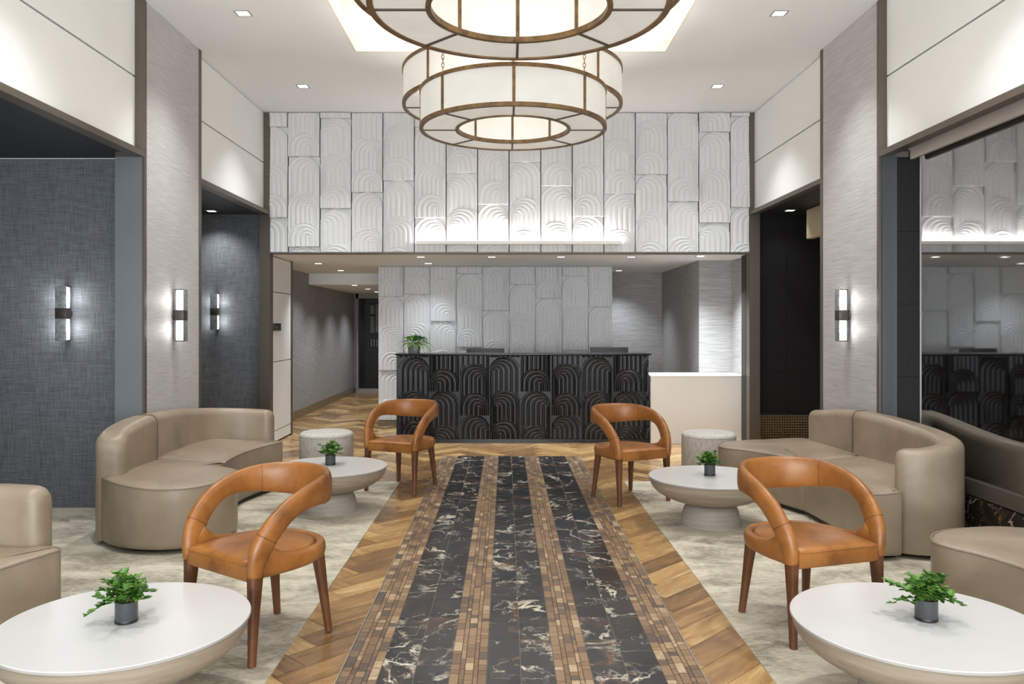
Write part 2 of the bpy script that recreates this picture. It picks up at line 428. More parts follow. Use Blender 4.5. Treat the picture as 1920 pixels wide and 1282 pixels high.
tag(cv, 'warm light strip hidden along the edge of the recessed ceiling tray', 'light strip')

# ================================================================== SIDE WALLS
LIP = 2.72; SOF = 2.76
def side(s, XP, XF, name):
    """s=-1 left, +1 right ; XP pillar plane, XF panel plane (abs)"""
    def bx(nm, a, b, y0, y1, z0, z1, m, parent=None, bev=0):
        x0, x1 = sorted((s*a, s*b)); return box(nm, x0, x1, y0, y1, z0, z1, m, parent, bev)
    W = 'wall_'+name
    struct(bx(W, XP, XP+.12, 6.10, 7.14, 0, CZ, 'vinyl'))
    # bronze edges of the pier
    struct(bx('trim_2', XP-.004, XP+.22, 6.065, 6.10, LIP, CZ, 'bronze'))
    struct(bx('trim_2', XP-.004, XP+.016, 6.065, 6.10, 0, LIP, 'bronze'))
    struct(bx('trim_2', XP-.004, XP+.12, 7.14, 7.20, 0, CZ, 'bronze'))
    struct(bx(W, XP+.12, XP+.3, 6.52, 7.20, 0, CZ, 'dark'))
    # upper wall bands with panels
    for (y0, y1) in ((-1.3, 6.065), (7.20, 9.29)):
        wl = struct(bx(W, XF+.02, XF+.25, y0, y1, SOF+.03, CZ, 'dark'))
        p1 = bx('wall_panel', XF, XF+.02, y0, y1-.003, LIP+.045, 3.322, 'panel', wl)
        p2 = bx('wall_panel', XF, XF+.02, y0, y1-.003, 3.336, CZ-.006, 'panel', wl)
        struct(bx('trim_3', XP-.002, XF+.02, y0, y1, LIP, LIP+.045, 'bronze'))
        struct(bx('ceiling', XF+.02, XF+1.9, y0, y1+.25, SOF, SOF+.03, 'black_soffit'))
    # far post beside relief wall
    struct(bx('trim_4', XP-.002, XP+.12, 9.29, 9.42, 0, CZ, 'bronze'))
    return bx
L = side(-1, 2.74, 2.81, 'left')
Rr = side(1, 2.834, 2.889, 'right')
# left alcoves
struct(box('wall_left', -4.6, -2.86, 6.32, 6.50, 0, SOF, 'linen'))
struct(box('trim_5', -2.965, -2.757, 6.07, 6.3, 0, LIP, 'steel_blue'))
struct(box('wall_left', -4.75, -4.6, -1.3, 10.0, 0, SOF, 'linen'))
struct(box('wall_left', -4.6, -2.86, 9.53, 9.70, 0, SOF, 'linen'))
# passage panelled return
rp = struct(box('wall_left', -2.89, -2.84, 9.43, 10.50, 0, 2.28, 'dark'))
for (z0, z1) in ((0.02, .142), (.152, .987), (.997, 1.839), (1.849, 2.27)):
    box('wall_panel', -2.84, -2.82, 9.43, 10.50, z0, z1, 'panel', rp)
struct(box('trim_6', -3.1, -2.81, 10.50, 10.56, 0, 2.28, 'bronze'))
# right far alcove
ra = struct(box('wall_right', 2.86, 4.6, 9.53, 9.70, 0, SOF, 'dark'))
for i in range(5):
    z0 = .40+i*.475
    for k in range(4):
        x0 = 2.92+k*.42
        box('stone_tile', x0+.0015, x0+.4185, 9.515, 9.53, z0+.0015, min(z0+.4735, SOF), 'black_tile', ra)
struct(box('wall_right', 4.6, 4.75, 5.9, 10.0, 0, SOF, 'black_tile'))
# near right: jamb, tiles and dark glazing
struct(box('trim_7', 2.85, 2.96, 6.05, 6.09, 0, LIP, 'steel_dark'))
struct(box('wall_right', 2.86, 2.95, 6.12, 6.3, 0, SOF, 'dark'))
nt_ = struct(box('wall_right', 2.95, 4.6, 6.12, 6.3, 0, SOF, 'dark'))
for i in range(6):
    z0 = .06+i*.555-.12
    box('stone_tile', 2.955, 3.9, 6.10, 6.12, z0+.002 if i else 0, min(z0+.553, SOF), 'black_tile', nt_)
win = struct(box('window_1', 2.985, 3.0, 0.2, 5.75, .462, 2.758, 'mirror'))
box('window_frame', 2.980, 3.004, 5.75, 5.756, .462, 2.66, 'frame_grey', win)
struct(box('window_sill', 2.955, 3.1, -1.0, 5.80, .367, .462, 'bronze')).name = 'trim_8'
ms = struct(box('trim_9', 2.935, 3.1, -1.0, 5.80, 0, .36, 'marble_sill'))
struct(box('trim_9', 3.0, 3.1, -1.0, 5.80, .462, 2.76, 'dark'))
# blind above window
bl = empty('roller_blind', (2.93, 3.2, 2.64)); tag(bl, 'rolled up taupe blind above the dark glazing on the right', 'blind')
bm = bmesh.new(); pr = [(-.012, 0), (.012, 0), (.02, .03), (.02, .09), (-.012, .11)]
for (y0, y1) in ((-3.0, 2.57),):
    a = [bm.verts.new((x, y0, z)) for x, z in pr]; b = [bm.verts.new((x, y1, z)) for x, z in pr]
    for i in range(5): bm.faces.new((a[i], a[(i+1) % 5], b[(i+1) % 5], b[i]))
    bm.faces.new(a[::-1]); bm.faces.new(b)
bm_obj('valance', bm, 'blind', bl)
bm = bmesh.new(); add_tube(bm, [(0.0, 2.57, .085), (0.0, 2.60, .085)], .013, 12); bm_obj('end_knob', bm, 'frame_grey', bl)
# cream box in far right alcove
bl = box('roller_blind', 3.42, 3.50, 7.4, 9.10, 2.42, 2.752, 'cream', None, .008)
tag(bl, 'cream blind box under the dark ceiling of the far right recess', 'blind')
# brass grille
gr = empty('vent_grille', (0, 9.5, 0)); tag(gr, 'woven brass grille at the foot of the black tiled recess', 'grille')
box('grille_back', 2.92, 4.4, -.0, .022, 0, .375, 'dark', gr)
l1 = [(2.93+i*.03, 2.943+i*.03, -.012, 0, .02, .37) for i in range(49)]
l2 = [(2.93, 4.39, -.02, -.012, .03+i*.03, .042+i*.03) for i in range(12)]
boxes('grille_mesh', l1+l2, 'mesh_brass', gr)
boxes('grille_frame', [(2.92, 4.4, -.022, 0, .365, .377), (2.92, 4.4, -.022, 0, 0, .02)], 'bronze', gr)

# ================================================================== RELIEF PANELS
PW = 0.3665; PH = 1.05
def relief_h(u, z):
    """u 0..1 across (fans gather towards u~0.72), z metres above the tile bottom (0..PH)"""
    v = z/PW
    def layer(cx0, a, cy, w, tmax, base, amp, u=u, v=v):
        dx = u-cx0; dy = np.maximum(v-cy, 0)
        t = (a*dx+np.sqrt(a*a*dx*dx+(1-a*a)*(dx*dx+dy*dy)))/(1-a*a)
        q = (t/w)**0.93
        f = q-np.floor(q)
        rib = amp*np.power(np.clip(np.sin(PI*np.clip(f**1.25*0.96+0.04, 0, 1)), 0, 1), 0.46)
        terr = -0.0016*np.floor(q)
        return t, base+rib+terr
    h = np.zeros_like(u)+0.0
    t1, h1 = layer(0.93, 0.84, 2.36, 0.080, 0, 0.010, 0.0085)
    h1 = np.where(t1 < 0.52, h1, -0.004)
    t2, h2 = layer(0.80, 0.60, 1.20, 0.080, 0, 0.016, 0.0105)
    t3, h3 = layer(0.70, 0.40, 0.26, 0.104, 0, 0.021, 0.0120)
    h = np.where(t1 < 2, h1, h)
    # layer 2: arch mass with side shoulders
    m2 = (v < 1.2+0.0) | (t2 < 0.56)
    h = np.where(m2 & (v < 1.72), np.where(v < 1.2, np.where(t2 < .62, h2, 0.006), h2), h)
    sh2 = (v < 1.45+0.25*np.sin(PI*np.clip((u-.0)/.22, 0, 1))) & (u < .2) & (t2 >= .5)
    h = np.where(sh2, 0.010+0.004*np.abs(np.sin(PI*u/.1)), h)
    m3 = (v < 0.26) | (t3 < 0.50)
    h = np.where(m3 & (v < 0.80), np.where(t3 < .52, h3, 0.014), h)
    return h
def relief_panel(name, x0, x1, z0, z1, y, seam_z, right, m, parent, res=0.0055, full_left=None, depth=0.012, amp=1.0):
    """one vertical board; full_left = where its full PW width begins (for boards cut at a corner)"""
    g = 0.0007
    nx = max(4, int((x1-x0)/res)); nz = max(4, int((z1-z0)/res))
    xs = np.linspace(x0+g, x1-g, nx); zs = np.linspace(z0, z1, nz)
    X, Z = np.meshgrid(xs, zs)
    fl = x0 if full_left is None else full_left
    U = (X-fl)/PW; U = np.clip(U, 0, 1)
    if not right: U = 1-U
    ZZ = np.mod(Z-seam_z, PH)
    H = relief_h(U, ZZ)*amp
    # skirt on the border
    H[0, :] = H[:, 0] = H[:, -1] = -depth; H[-1, :] = -depth
    X[:, 0] = X[:, 1]; X[:, -1] = X[:, -2]
    Yv = y-H
    v = np.stack([X, Yv, Z], -1).reshape(-1, 3).astype(np.float32)
    idx = np.arange(nx*nz).reshape(nz, nx)
    q = np.stack([idx[:-1, :-1], idx[:-1, 1:], idx[1:, 1:], idx[1:, :-1]], -1).reshape(-1, 4)
    me = bpy.data.meshes.new(name); me.vertices.add(len(v)); me.vertices.foreach_set('co', v.ravel())
    me.loops.add(q.size); me.loops.foreach_set('vertex_index', q.ravel().astype(np.int32))
    me.polygons.add(len(q)); me.polygons.foreach_set('loop_start', np.arange(0, q.size, 4, dtype=np.int32))
    me.update(calc_edges=True); me.validate()
    me.polygons.foreach_set('use_smooth', np.ones(len(q), dtype=bool))
    me.materials.append(M[m]); me.set_sharp_from_angle(angle=R(50))
    return link(bpy.data.objects.new(name, me), parent)
YR = 9.29
wb = struct(box('wall_back', -2.74, 2.834, YR+.028, YR+.14, 2.285, CZ, 'dark'))
edges = [506, 540, 600, 659, 718, 777, 836.5, 895.5, 954.5, 1014, 1073, 1132, 1191, 1251, 1310, 1369, 1405]
seams = [408, 293.4, 221.6, 361, 338.5, 408, 324, 383, 304, 349, 405.6, 363, 327, 377.5, 248, 388.5]
for i in range(16):
    xa, xb = (edges[i]-948)*YR/1500, (edges[i+1]-948)*YR/1500
    fl = xb-PW if i == 0 else None
    relief_panel('relief_panel', xa, xb, 2.284, CZ-.004, YR+.012, 1.45+(608-seams[i])*YR/1500, i % 2 == 1 or i == 15, 'relief', wb, full_left=fl, res=.0048, amp=1.45)
# light shelf
sh = empty('light_shelf', (0, YR, 2.385)); tag(sh, 'long slim white light shelf glowing upward on the white relief wall', 'wall light')
box('shelf_channel', -1.03, 1.33, -.10, -.018, -.012, .004, 'white_counter', sh)
box('shelf_lip', -1.03, 1.33, -.104, -.10, -.012, .024, 'white_counter', sh)
box('light_strip', -1.0, 1.30, -.09, -.065, .005, .012, 'strip', sh)

YC = 11.4
wc = struct(box('wall_back', -1.816, 1.52, YC+.03, YC+.3, 0, 2.28, 'relief'))
ce = [709, 757, 806.6, 855.8, 905, 954.6, 1004, 1053.5, 1103, 1148.5]
cs = [555.3, 551, 602, 512.5, 582.7, 533, 559.5, 518, 575]
for i in range(9):
    xa, xb = (ce[i]-948)*YC/1500, (ce[i+1]-948)*YC/1500
    relief_panel('relief_panel', xa, xb, .085, 2.276, YC+.012, 1.45+(608-cs[i])*YC/1500-2*PH, i % 2 == 0, 'relief', wc, res=.0062, amp=1.4)
struct(box('baseboard_back', -1.82, 1.53, YC-.012, YC+.03, 0, .085, 'stone_base'))

# ================================================================== PASSAGE + NICHE
struct(box('ceiling', -2.86, 2.93, YR+.14, 9.71, 2.28, 2.40, 'soffit'))
struct(box('ceiling', -3.4, 3.2, 9.71, 13.1, 2.28, 2.40, 'soffit'))
struct(box('trim_10', -2.74, 2.834, YR-.012, YR+.14, 2.272, 2.284, 'bronze'))
struct(box('ceiling', -3.4, -1.6, 13.1, 17.2, 2.102, 2.40, 'soffit'))
struct(box('wall_left', -3.4, -3.22, 10.56, 17.2, 0, 2.28, 'vinylgrey'))
struct(box('baseboard_left', -3.22, -3.20, 10.56, 17.0, 0, .13, 'stone_base'))
struct(box('wall_back', -3.4, -1.5, 17.0, 17.2, 0, 2.28, 'vinylgrey'))
struct(box('wall_right', -1.7, -1.55, YC+.3, 17.0, 0, 2.28, 'vinylgrey'))
struct(box('wall_back', -1.7, 3.2, 12.84, 13.0, 0, 2.28, 'vinylgrey'))
struct(box('wall_right', 2.508, 3.3, 10.375, 12.84, 0, 2.28, 'vinylgrey'))
struct(box('wall_right', 2.93, 2.95, 9.42, 10.375, 0, 2.28, 'vinylgrey'))
# door at passage end
dr = empty('door_1', (0, 17.0, 0)); struct(dr)
boxes('door_frame', [(-3.17, -3.12, -.06, 0, 0, 2.16), (-3.17, -1.6, -.06, 0, 1.93+.07, 2.09+.02)], 'vinylgrey', dr)
box('door_threshold', -3.12, -1.6, -.05, 0, 0, .09, 'frame_grey', dr)
box('door_panel', -3.12, -1.62, -.02, 0, .09, 2.0, 'door_glass', dr)
boxes('door_stile', [(-3.12, -3.08, -.045, -.02, .09, 2.0), (-2.98, -2.88, -.045, -.02, .09, 2.0), (-2.88, -2.6, -.045, -.02, .09, .95), (-2.88, -2.6, -.045, -.02, 1.16, 1.26), (-2.88, -2.6, -.045, -.02, 1.9, 2.0)], 'door_black', dr)
boxes('door_pane', [(-2.87, -2.79, -.03, -.018, 1.27, 1.62), (-2.76, -2.68, -.03, -.018, 1.28, 1.88), (-2.87, -2.79, -.03, -.018, 1.67, 1.86)], 'pale_pane', dr)
boxes('door_pane', [(-2.86+i*.06, -2.835+i*.06, -.03, -.018, .98, 1.14) for i in range(3)], 'pale_pane', dr)

# ================================================================== DESK
D0 = 9.80
desk = empty('reception_desk', (0.209, D0, 0)); tag(desk, 'long black reception desk with carved arch relief front', 'reception desk')
box('desk_body', -1.55, 1.545, .032, .40, 0.0, 1.07, 'black_relief', desk)
box('countertop', -1.565, 1.575, -.012, .44, 1.072, 1.091, 'black_top', desk, .003)
box('toe_base', -1.555, 1.555, .0, .034, 0, .045, 'black_top', desk)
de = [742.5, 804, 861.5, 918, 975.5, 1034, 1091.5, 1150, 1207, 1217.5]
dz = [0, .627, .333, 0.0, .627, .333, 0.0, .627, 0.0]
for i in range(9):
    xa, xb = (de[i]-948)*D0/1500-.209, (de[i+1]-948)*D0/1500-.209
    relief_panel('carved_panel', xa, xb, .045, 1.07, .026, dz[i]-PH, i % 2 == 0, 'black_relief', desk, res=.0048, full_left=(xb-PW if i == 0 else None), amp=1.3)
# white return counter
wcn = empty('side_counter', (2.3, 9.75, 0)); tag(wcn, 'white solid side counter at the right end of the black desk', 'counter')
box('counter_front', -.53, .625, 0, .6, 0, .81, 'white_counter', wcn)
box('counter_top', -.535, .625, -.006, .615, .81, .828, 'white_counter', wcn, .003)
# work surface behind desk + monitors
wk = empty('work_surface', (0.2, 10.26, 0)); tag(wk, 'low black work counter hidden behind the reception desk', 'counter')
box('worktop', -1.5, 1.5, 0, .6, .72, .75, 'black_top', wk)
for sx in (-1.5, 1.46): box('side_panel', sx, sx+.04, 0, .6, 0, .72, 'black_relief', wk)
def monitor(x, label, ztop):
    t = empty('computer_monitor', (x, 10.55, .75)); tag(t, label, 'monitor', 'monitors behind the reception desk')
    h = ztop-.75
    bm = bmesh.new(); add_box(bm, -.25, .25, 0, .03, h-.33, h, .004); bm_obj('screen_housing', bm, 'monitor', t)
    box('rear_cover', -.18, .18, -.03, 0, h-.27, h-.05, 'monitor', t, .01)
    box('stand_neck', -.03, .03, -.02, .01, .0, h-.15, 'monitor', t)
    box('stand_foot', -.12, .12, -.09, .09, 0, .012, 'monitor', t, .004)
    return t
monitor((910-948)*10.55/1500, 'black monitor top peeking over the desk beside the fern', 1.135)
monitor((1142.5-948)*10.55/1500, 'black monitor top peeking over the desk towards its right end', 1.148)
# plaque
pq = empty('door_sign', (-2.82, 9.82, 1.417)); tag(pq, 'small dark sign on the white panels beside the passage', 'sign')
box('sign_plate', 0, .014, -.18, .18, -.045, .045, 'door_black', pq, .002)
bars = []
for k, w_ in enumerate((.012, .005, .010, .006, .012, .005, .009, .006)):
    y_ = -.145+k*.027
    bars += [(.014, .0155, y_, y_+w_, -.017, .015), (.014, .0155, y_, y_+.017, .010 if k % 2 else -.017, .015 if k % 2 else -.012)]
boxes('lettering', bars, 'pale_pane', pq)

# ================================================================== DOWNLIGHTS
def downlight(x, y, z, label, group, size=.105, power=0, spot=95, proto=[None]):
    if proto[0] is None:
        t = empty('recessed_downlight', (x, y, z)); tag(t, label, 'downlight', group)
        o = .0525; i = .04
        boxes('trim_frame', [(-o, o, -o, -i, -.003, .0), (-o, o, i, o, -.003, .0), (-o, -i, -i, i, -.003, .0), (i, o, -i, i, -.003, .0)], 'frame_grey', t)
        box('light_lens', -i, i, -i, i, -.0015, 0, 'downlight', t)
        proto[0] = t
    else:
        t = dup(proto[0], (x, y, z), 0, label, group)
    s = size/.105; t.scale = (s, s, 1)
    if z < 2.5: power *= 1.35
    if power: light('SPOT', 'downlight_beam', (x, y, z-.02), power, COOL if z < 2.5 else NEUT, .04, spot=spot, blend=1.0)
    return t
G1 = 'square downlights in the main ceiling'; G2 = 'square downlights in the low soffit'; G3 = 'square downlights along the passage'; G4 = 'square downlights in the side recesses'
for (x, y, lb) in ((-2.076, 6.33, 'square ceiling downlight nearest on the left, above the near pier'), (-2.095, 8.27, 'square ceiling downlight on the left, nearest the white relief wall'),
                   (2.165, 6.33, 'square ceiling downlight nearest on the right, above the near pier'), (2.19, 8.27, 'square ceiling downlight on the right, nearest the white relief wall')):
    downlight(x, y, CZ, lb, G1, .12, 120, 100)
for (x, y) in ((-2.08, 4.39), (2.17, 4.39), (-2.08, 2.45), (2.17, 2.45), (-2.08, .5), (2.17, .5)):
    light('SPOT', 'downlight_beam', (x, y, CZ-.02), 120, NEUT, .04, spot=100, blend=1.0)
for (x, y, lb, p) in ((-2.555, 10.92, 'soffit downlight furthest left, before the passage panels', 72), (-1.043, 9.84, 'leftmost soffit downlight in the row at the front edge', 60),
    (-1.053, 10.9, 'soffit downlight just above the left part of the white inner wall', 26), (-.17, 9.84, 'soffit downlight in the front row, left of centre above the desk', 52),
    (.682, 9.84, 'soffit downlight in the front row, right of centre above the desk', 52), (1.546, 9.84, 'soffit downlight in the front row above the right desk end', 60),
    (2.37, 9.73, 'soffit downlight above the white side counter', 190)):
    downlight(x, y, 2.28, lb, G2, .115, p, 110)
downlight(1.75, 12.35, 2.28, 'deep soffit downlight in the grey niche behind the desk', G2, .115, 64, 110)
downlight(-2.54, 12.33, 2.28, 'passage downlight just before the ceiling drops', G3, .115, 44, 120)
for (x, y, lb) in ((-2.51, 13.3, 'first downlight under the lowered passage ceiling'), (-2.53, 14.7, 'middle downlight under the lowered passage ceiling'), (-2.58, 16.0, 'last passage downlight, nearest the black door')):
    downlight(x, y, 2.102, lb, G3, .115, 44, 120)
downlight(-3.40, 9.25, SOF, 'downlight in the dark ceiling of the far left recess', G4, .115, 44, 120)
downlight(3.27, 9.2, SOF, 'downlight in the dark ceiling of the far right recess', G4, .115, 8, 110)
light('SPOT', 'recess_beam', (-3.6, 5.6, SOF-.02), 12, NEUT, .05, spot=110, blend=.9)

# ================================================================== CHANDELIERS
def add_ring(bm, r0, r1, z0, z1, seg=96):
    add_lathe(bm, [(r0, z0), (r1, z0), (r1, z1), (r0, z1)], seg=seg, closed=True)
def chain_bm(x, y, z0, z1):
    bm = bmesh.new(); z = z0; i = 0; ll = .036
    while z < z1:
        pts = []
        for k in range(10):
            a = 2*PI*k/10; dx = .008*math.cos(a); dzz = ll*.5*math.sin(a)
            pts.append((x+(dx if i % 2 else 0), y+(0 if i % 2 else dx), z+ll*.4+dzz))
        add_tube(bm, pts, .0028, 5, closed=True); z += ll*.78; i += 1
    return bm
def tier(t, ro, ri, z0, z1, H, parts=8):
    first = set(t.children)
    bm = bmesh.new(); add_lathe(bm, [(ro-.004, z0+.012), (ro-.004, z1-.012), (ro-.010, z1-.012), (ro-.010, z0+.012)], seg=96, closed=True)
    bm_obj('outer_glass', bm, 'glow_panel', t)
    bm = bmesh.new(); add_lathe(bm, [(ri+.004, z0+.012), (ri+.004, z1-.012), (ri+.010, z1-.012), (ri+.010, z0+.012)], seg=96, closed=True)
    bm_obj('inner_glass', bm, 'glow_inner', t)
    bm = bmesh.new(); add_lathe(bm, [(ri+.012, z0+.008), (ro-.012, z0+.008), (ro-.012, z0+.013), (ri+.012, z0+.013)], seg=96, closed=True)
    bm_obj('underside_glass', bm, 'glow_panel', t)
    for (nm2, a, b, c, d) in (('outer_rim', ro-.024, ro+.004, z0, z0+.026), ('outer_rim', ro-.006, ro+.004, z1-.026, z1), ('inner_rim', ri-.004, ri+.020, z0, z0+.026), ('inner_rim', ri-.004, ri+.008, z1-.02, z1)):
        bm = bmesh.new(); add_ring(bm, a, b, c, d); bm_obj(nm2, bm, 'brass', t)
    for k in range(parts):
        a = k*2*PI/parts+PI/2; rot = Matrix.Rotation(a, 4, 'Z')
        for (nm2, l) in (('upright_bar', (ro-.006, ro+.003, -.010, .010, z0+.02, z1-.02)), ('upright_bar', (ri-.003, ri+.006, -.009, .009, z0+.02, z1-.015)), ('radial_bar', (ri+.018, ro-.022, -.0065, .0065, z0+.001, z0+.008))):
            bm = bmesh.new(); add_box(bm, *l); bmesh.ops.transform(bm, matrix=rot, verts=bm.verts)
            bm_obj(nm2, bm, 'brass' if nm2 == 'upright_bar' else 'brass_dark', t)
    for o in t.children:
        if o not in first: o.location.y = H
def chandelier(label):
    t = empty('drum_chandelier', (.053, 5.79, 2.85)); tag(t, label, 'chandelier', 'two-tier drum chandeliers')
    tier(t, .67, .397, 0, .28, 0.0); tier(t, .867, .52, .32, .61, .58)
    for k in range(4):
        a = PI/4+k*PI/2
        bm_obj('chain', chain_bm(.665*math.cos(a), .665*math.sin(a), .28, 1.46), 'brass', t)
        bm_obj('chain', chain_bm(.862*math.cos(a), .58+.862*math.sin(a), .61, 1.46), 'brass', t)
    return t
def drum_lamps(cx, cy):
    for k in range(4):
        a = k*PI/2
        light('POINT', 'drum_lamp', (cx+.53*math.cos(a), cy+.53*math.sin(a), 2.99), 15, WARM, .03)
        light('POINT', 'drum_lamp', (cx+.69*math.cos(a), cy+.58+.69*math.sin(a), 3.32), 15, WARM, .03)
drum_lamps(.053, 5.79); drum_lamps(.06, 3.574)
ch1 = chandelier('two-tier opal glass drum chandelier hanging nearer the white relief wall')
ch2 = dup(ch1, (.060, 3.574, 2.85), 0, 'larger looking two-tier drum chandelier nearest the viewer, cut by the top edge', 'two-tier drum chandeliers')
# ================================================================== SCONCES
def sconce_proto():
    t = empty('wall_sconce'); tag(t, '', 'wall lamp', 'hammered metal wall sconces')
    # local: wall plane y=0, lamp towards -y
    box('front_plate', -.044, .044, -.10, -.096, -.215, .215, 'hammered', t, .001)
    for s in (-1, 1):
        z0, z1 = sorted((s*.045, s*.205))
        box('glass_shade', -.036, .036, -.092, -.035, z0, z1, 'sconce_glass', t, .004)
    boxes('edge_frame', [(-.044, .044, -.096, -.030, .207, .215), (-.044, .044, -.096, -.030, -.215, -.207), (-.042, .042, -.036, -.030, .04, .215), (-.042, .042, -.036, -.030, -.215, -.04)], 'sconce_band', t)
    box('unlit_centre', -.045, .045, -.101, -.028, -.042, .042, 'sconce_band', t, .002)  # block between shades; dark face over the plate imitates missing backlight
    bm = bmesh.new(); add_lathe(bm, [(0, 0), (.04, 0), (.04, .006), (.022, .03), (0, .03)], seg=24)
    bmesh.ops.transform(bm, matrix=Matrix.Rotation(R(90), 4, 'X'), verts=bm.verts); bm_obj('wall_mount', bm, 'sconce_band', t)
    return t
sp = sconce_proto(); sp.location = (-3.46, 6.32, 1.535); sp['label'] = 'hammered wall sconce on the near charcoal linen wall at far left'
dup(sp, (-3.44, 9.53, 1.60), 0, 'small looking hammered sconce on the far charcoal linen wall behind the left pier')
dup(sp, (-2.74, 6.6, 1.525), R(90), 'hammered sconce glowing on the pale left pier')
dup(sp, (2.834, 6.6, 1.525), R(-90), 'hammered sconce glowing on the pale right pier')
for (x, y, z) in ((-3.46, 6.24, 1.535), (-3.44, 9.45, 1.60), (-2.66, 6.6, 1.525), (2.754, 6.6, 1.525)):
    for dz_ in (-.12, .12):
        nx = abs(x) < 3
        for s in (-1, 1):
            px, py = (x, y+s*.075) if nx else (x+s*.075, y)
            light('POINT', 'sconce_glow', (px, py, z+dz_), .32 if nx else .7, NEUT, .02)

# ================================================================== RUGS
def rug(name, poly, label):
    bm = bmesh.new(); a = [bm.verts.new((x, y, 0.0)) for x, y in poly]; b = [bm.verts.new((x, y, .006)) for x, y in poly]
    n = len(poly)
    for i in range(n): bm.faces.new((a[i], a[(i+1) % n], b[(i+1) % n], b[i]))
    bm.faces.new(b); bm.faces.new(a[::-1])
    o = bm_obj(name, bm, 'rug'); tag(o, label, 'rug'); return o
rug('area_rug', [(-.97, -.9), (-.97, 7.37), (-2.73, 7.37), (-2.73, 6.06), (-2.76, 6.06), (-2.76, 6.09), (-2.97, 6.09), (-2.97, 6.31), (-4.58, 6.31), (-4.58, -.9)], 'mottled cream and grey rug under the left lounge group')
rug('area_rug', [(1.09, -.9), (2.86, -.9), (2.86, 6.04), (2.82, 6.04), (2.82, 7.37), (1.09, 7.37)], 'mottled cream and grey rug under the right lounge group')
RZ = .006

